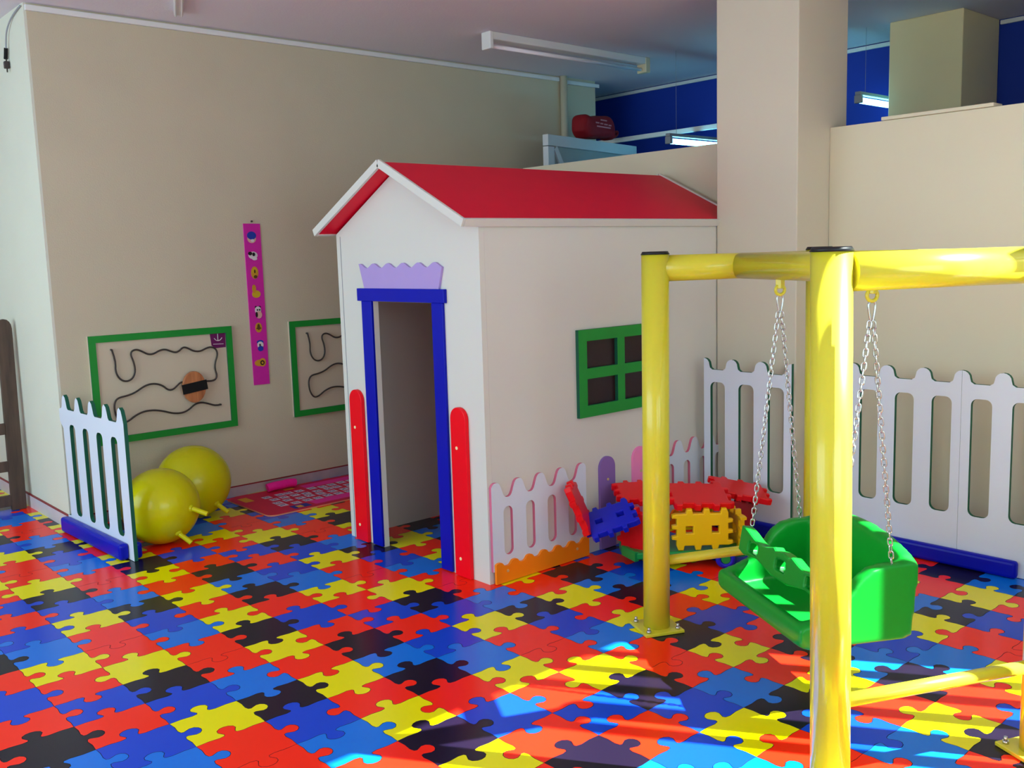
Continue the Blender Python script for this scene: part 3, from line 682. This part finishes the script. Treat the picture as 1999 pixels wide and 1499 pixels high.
# ------------------------------------------------------------------ interlocking toy blocks on a green cart
TO = Vector((3.575, 2.86, 0)); TA = Vector((0.749, -0.662, 0)); TB = Vector((0.662, 0.749, 0))
def TP(a, b, z): return TO+TA*a+TB*b+Z_*z
def waffle(wd, hd, t=0.04, holes=True):
    n = 3; e = 0.022; ol = []
    def side(p, q, nx, ny):
        out = []
        for k in range(2*n):
            f0, f1 = k/(2*n), (k+1)/(2*n); off = e if k % 2 == 0 else 0
            for f in ((f0+0.035, f1-0.035) if k % 2 == 0 else (f0-.012, f1+.012)): out.append((p[0]+(q[0]-p[0])*f+nx*off, p[1]+(q[1]-p[1])*f+ny*off))
        return out
    a, b = wd/2-e, hd/2-e
    ol = side((-a, -b), (a, -b), 0, -1)+side((a, -b), (a, b), 1, 0)+side((a, b), (-a, b), 0, 1)+side((-a, b), (-a, -b), -1, 0)
    ols = [ol]
    if holes:
        for s in (-1, 1): ols.append([(s*a*.5-.017, -.017), (s*a*.5-.017, .017), (s*a*.5+.017, .017), (s*a*.5+.017, -.017)])
    return plate(ols, t, None, bev=0.005)
def block(M, label, a, b, z, e1, e2, wd, hd, holes=True):
    c = TP(a, b, z); e1 = (TA*e1[0]+TB*e1[1]+Z_*e1[2]).normalized(); e2 = (TA*e2[0]+TB*e2[1]+Z_*e2[2]); e2 = (e2-e1*e2.dot(e1)).normalized()
    me = waffle(wd, hd, 0.034, holes); R_ = frame((0, 0, 0), e1, e2, e1.cross(e2)); me.transform(R_)
    zmin = min(v.co.z for v in me.vertices)
    o = new_obj('waffle_block', me, [M, M]); o.location = c; tag(o, label, 'toy block', 'notched plastic toy blocks'); return o
cart = root('toy_cart', TP(0, 0.07, 0), 'green plastic toy cart with blue wheels carrying the notched blocks', 'toy cart')
me = plate([[(-.27, -.02), (-.22, -.13), (.30, -.13), (.33, -.09), (.33, .10), (.30, .14), (-.22, .14), (-.27, .08)]], 0.035, frame(TP(0, 0.07, 0.062), TA, TB, Z_), bev=0.008)
part('tray', me, [M_bgreen]*2, cart)
me = plate([[(-.275, -.02), (-.225, -.135), (-.205, -.125), (-.25, -.015), (-.25, .07), (-.205, .13), (-.225, .145), (-.275, .085)]], 0.05, frame(TP(0, 0.07, 0.06), TA, TB, Z_), bev=0.006)
part('tray_rim', me, [M_bgreen]*2, cart)
for a in (-.13, .20):
    for b in (-.085, .225):
        wv = part('wheel', tube([TP(a, b, 0.048)+(TA*math.cos(k*math.pi/8)+Z_*math.sin(k*math.pi/8))*0.034 for k in range(16)], 0.0135, 10, True), M_bblue, cart)
        part('hub', cyl(TP(a, b-.012, 0.048), TP(a, b+.012, 0.048), 0.022, 16), M_bgreen, wv)
a1, b1, z1 = (1, 0, 0), (0, 1, 0), (0, 0, 1)
block(M_byel, 'yellow notched toy block standing upright on the green cart, nearest the camera', .10, -.035, .182, a1, z1, .29, .20)
block(M_byel, 'yellow notched toy block standing edge-on at the right of the cart', .275, .08, .165, (-.25, 1, 0), z1, .22, .18)
block(M_bred, 'red notched toy block lying as a lid on the upright yellow block', .105, .085, .312, (1, .0, -.04), (0, 1, .22), .31, .26, False)
block(M_bblue, 'blue notched toy block standing behind the yellow swing post', -.075, .06, .20, (.3, 1, 0), z1, .24, .22)
block(M_bred, 'red notched toy block standing upright at the left of the cart', -.21, .02, .165, (.75, -.6, 0), (-.12, 0, 1), .20, .24, False)
block(M_bred, 'red notched toy block lying on top at the left rear of the cart', -.165, .17, .315, (1, .1, .0), (0, 1, .25), .26, .22, False)
block(M_bblue, 'blue notched toy block sticking out sideways to the left', -.335, -.02, .235, (1, 0, .32), (0, 1, .42), .26, .22)
block(M_bred, 'red notched toy block tilted up at the far left end', -.478, -.01, .29, (-.42, 0, 1), (0.2, 1, 0), .27, .2, False)
block(M_bred, 'red notched toy block lying flat at the right rear above the dark red one', .35, .275, .285, (1, .0, -.22), (0, 1, .2), .30, .22, False)
block(mat('dark_red_block', (150, 16, 24), 0.35, noise=0.05), 'dark red notched toy block standing behind the swing seat', .34, .20, .17, (.6, .5, -.2), z1, .22, .19, False)
block(M_byel, 'small yellow notched toy block between the two red ones', .20, .22, .25, (.5, 1, 0), z1, .14, .1, False)

# ------------------------------------------------------------------ things behind the partition
d = Vector((1.26, 0.25, 0)).normalized(); nrm_ = Vector((d.y, -d.x, 0)); gp = Vector((4.99, 5.2, 0))
G = root('white_gate_leaf', gp+d*0.64, 'white framed door leaf with diagonal braces behind the cream partition', 'door leaf')
M_leaf = mat('grey_white_paint', (196, 200, 206), 0.5, noise=0.04)
M_leafp = mat('grey_panel', (150, 158, 160), 0.6, noise=0.06)
part('infill', obox(gp+d*0.64+Z_*1.18, d, -nrm_, Z_, 1.18, 0.01, 2.3), M_leafp, G)
for z in (0.05, 2.32): part('frame_rail', obox(gp+d*0.64+Z_*z, d, -nrm_, Z_, 1.28, 0.05, 0.08, 0.003), M_leaf, G)
for a in (0.04, 1.24): part('frame_stile', obox(gp+d*a+Z_*1.185, d, -nrm_, Z_, 0.08, 0.048, 2.18, 0.003), M_leaf, G)
for a0, z0, a1_, z1_ in ((0.10, 2.27, 0.50, 1.7), (1.18, 2.27, 0.78, 1.7)):
    p0, p1 = gp+d*a0+Z_*z0, gp+d*a1_+Z_*z1_; e = (p1-p0).normalized()
    part('brace', obox((p0+p1)/2+nrm_*0.012, e, -nrm_, e.cross(-nrm_), (p1-p0).length, 0.02, 0.045), M_leaf, G)
bc = gp+d*0.66+Z_*2.462
bag = root('red_bag', (bc.x, bc.y, 2.36), 'dark red bag with faded white print lying on top of the white door leaf', 'bag')
me = ico((0, 0, 0), 1, 4)
for v in me.vertices:
    c = v.co; f = lambda x, p: math.copysign(abs(x)**p, x)
    v.co = Vector((f(c.x, .45)*0.23*(1-0.10*c.z), f(c.y, .6)*0.09, f(c.z, .5)*0.085+0.012*math.sin(c.x*6)))
me.transform(frame(bc, d, -nrm_, Z_))
part('bag_body', me, mat('dark_red_cloth', (132, 8, 24), 0.7, noise=0.15, nscale=9, bump=0.3, bscale=14), bag)
prt = [obox(bc+d*x+nrm_*0.0925+Z_*z, d, -nrm_, Z_, wd, 0.002, 0.010) for x, z, wd in ((-.09, .02, .05), (-.03, .018, .04), (.03, .016, .05), (.09, .014, .04), (0, -.006, .2), (0, .045, .09))]
part('faded_print', join(*prt), mat('faded_print', (196, 120, 130), 0.7, noise=0.1), bag)
part('strap', tube([bc+d*0.2+nrm_*.06-Z_*.03, bc+d*0.25+nrm_*.07-Z_*.01, bc+d*0.24+nrm_*.06-Z_*.055, bc+d*0.19+nrm_*.07-Z_*.06], 0.012, 8), mat('dark_red_strap', (110, 8, 22), 0.7, noise=0.1), bag)
o = centred('wall_pipe', cyl((5.765, YW-0.032, 0.07), (5.765, YW-0.032, CZ-0.001), 0.03, 16), mat('cream_pipe', (206, 196, 172), 0.5, noise=0.04)); tag(o, 'cream vertical pipe on the back wall above the door leaf', 'pipe')
o = centred('hanging_rail', box(5.985, 6.015, 3.6, 6.4, 2.375, 2.41, 0.003), M_white); tag(o, 'long white rail hung across the blue lit room', 'rail')
for y in (3.8, 6.2): new_obj('hanger_rod', local(cyl((6.0, y, 2.411), (6.0, y, CZ), 0.006, 8), o), M_grey, o)
M_lit = mat('lit_tube', (210, 246, 255), 0.4, emit=(120, 225, 255), estr=15.0)
def lit(x0, x1, y, z, label):
    L = root('tube_lamp', ((x0+x1)/2, y, z), label, 'tube lamp', 'lit tube lamps')
    part('tube', cyl((x0+.03, y, z), (x1-.03, y, z), 0.02, 14), M_lit, L)
    part('holder', box(x0, x1, y-.02, y+.02, z+.032, z+.055, 0.004), M_grey, L)
    for a in (x0, x1-.03): part('socket', box(a, a+.03, y-.025, y+.025, z-.02, z+.0315, 0.004), M_grey, L)
    for a in (x0+.1, x1-.1): part('rod', cyl((a, y, z+.0555), (a, y, CZ), 0.0012, 6), M_grey, L)
lit(5.64, 6.72, 4.6, 2.285, 'lit blue white tube lamp left of the cream column')
lit(6.14, 6.78, 3.40, 2.452, 'lit blue white tube lamp between the two cream columns')
o = centred('wooden_batten', box(4.436, 4.4535, 2.826, 2.842, 0.002, 0.875, 0.002), wood('batten_wood', (150, 112, 76), (186, 146, 104), 5, 0.6)); tag(o, 'thin brown wooden batten leaning on the cream column', 'batten')
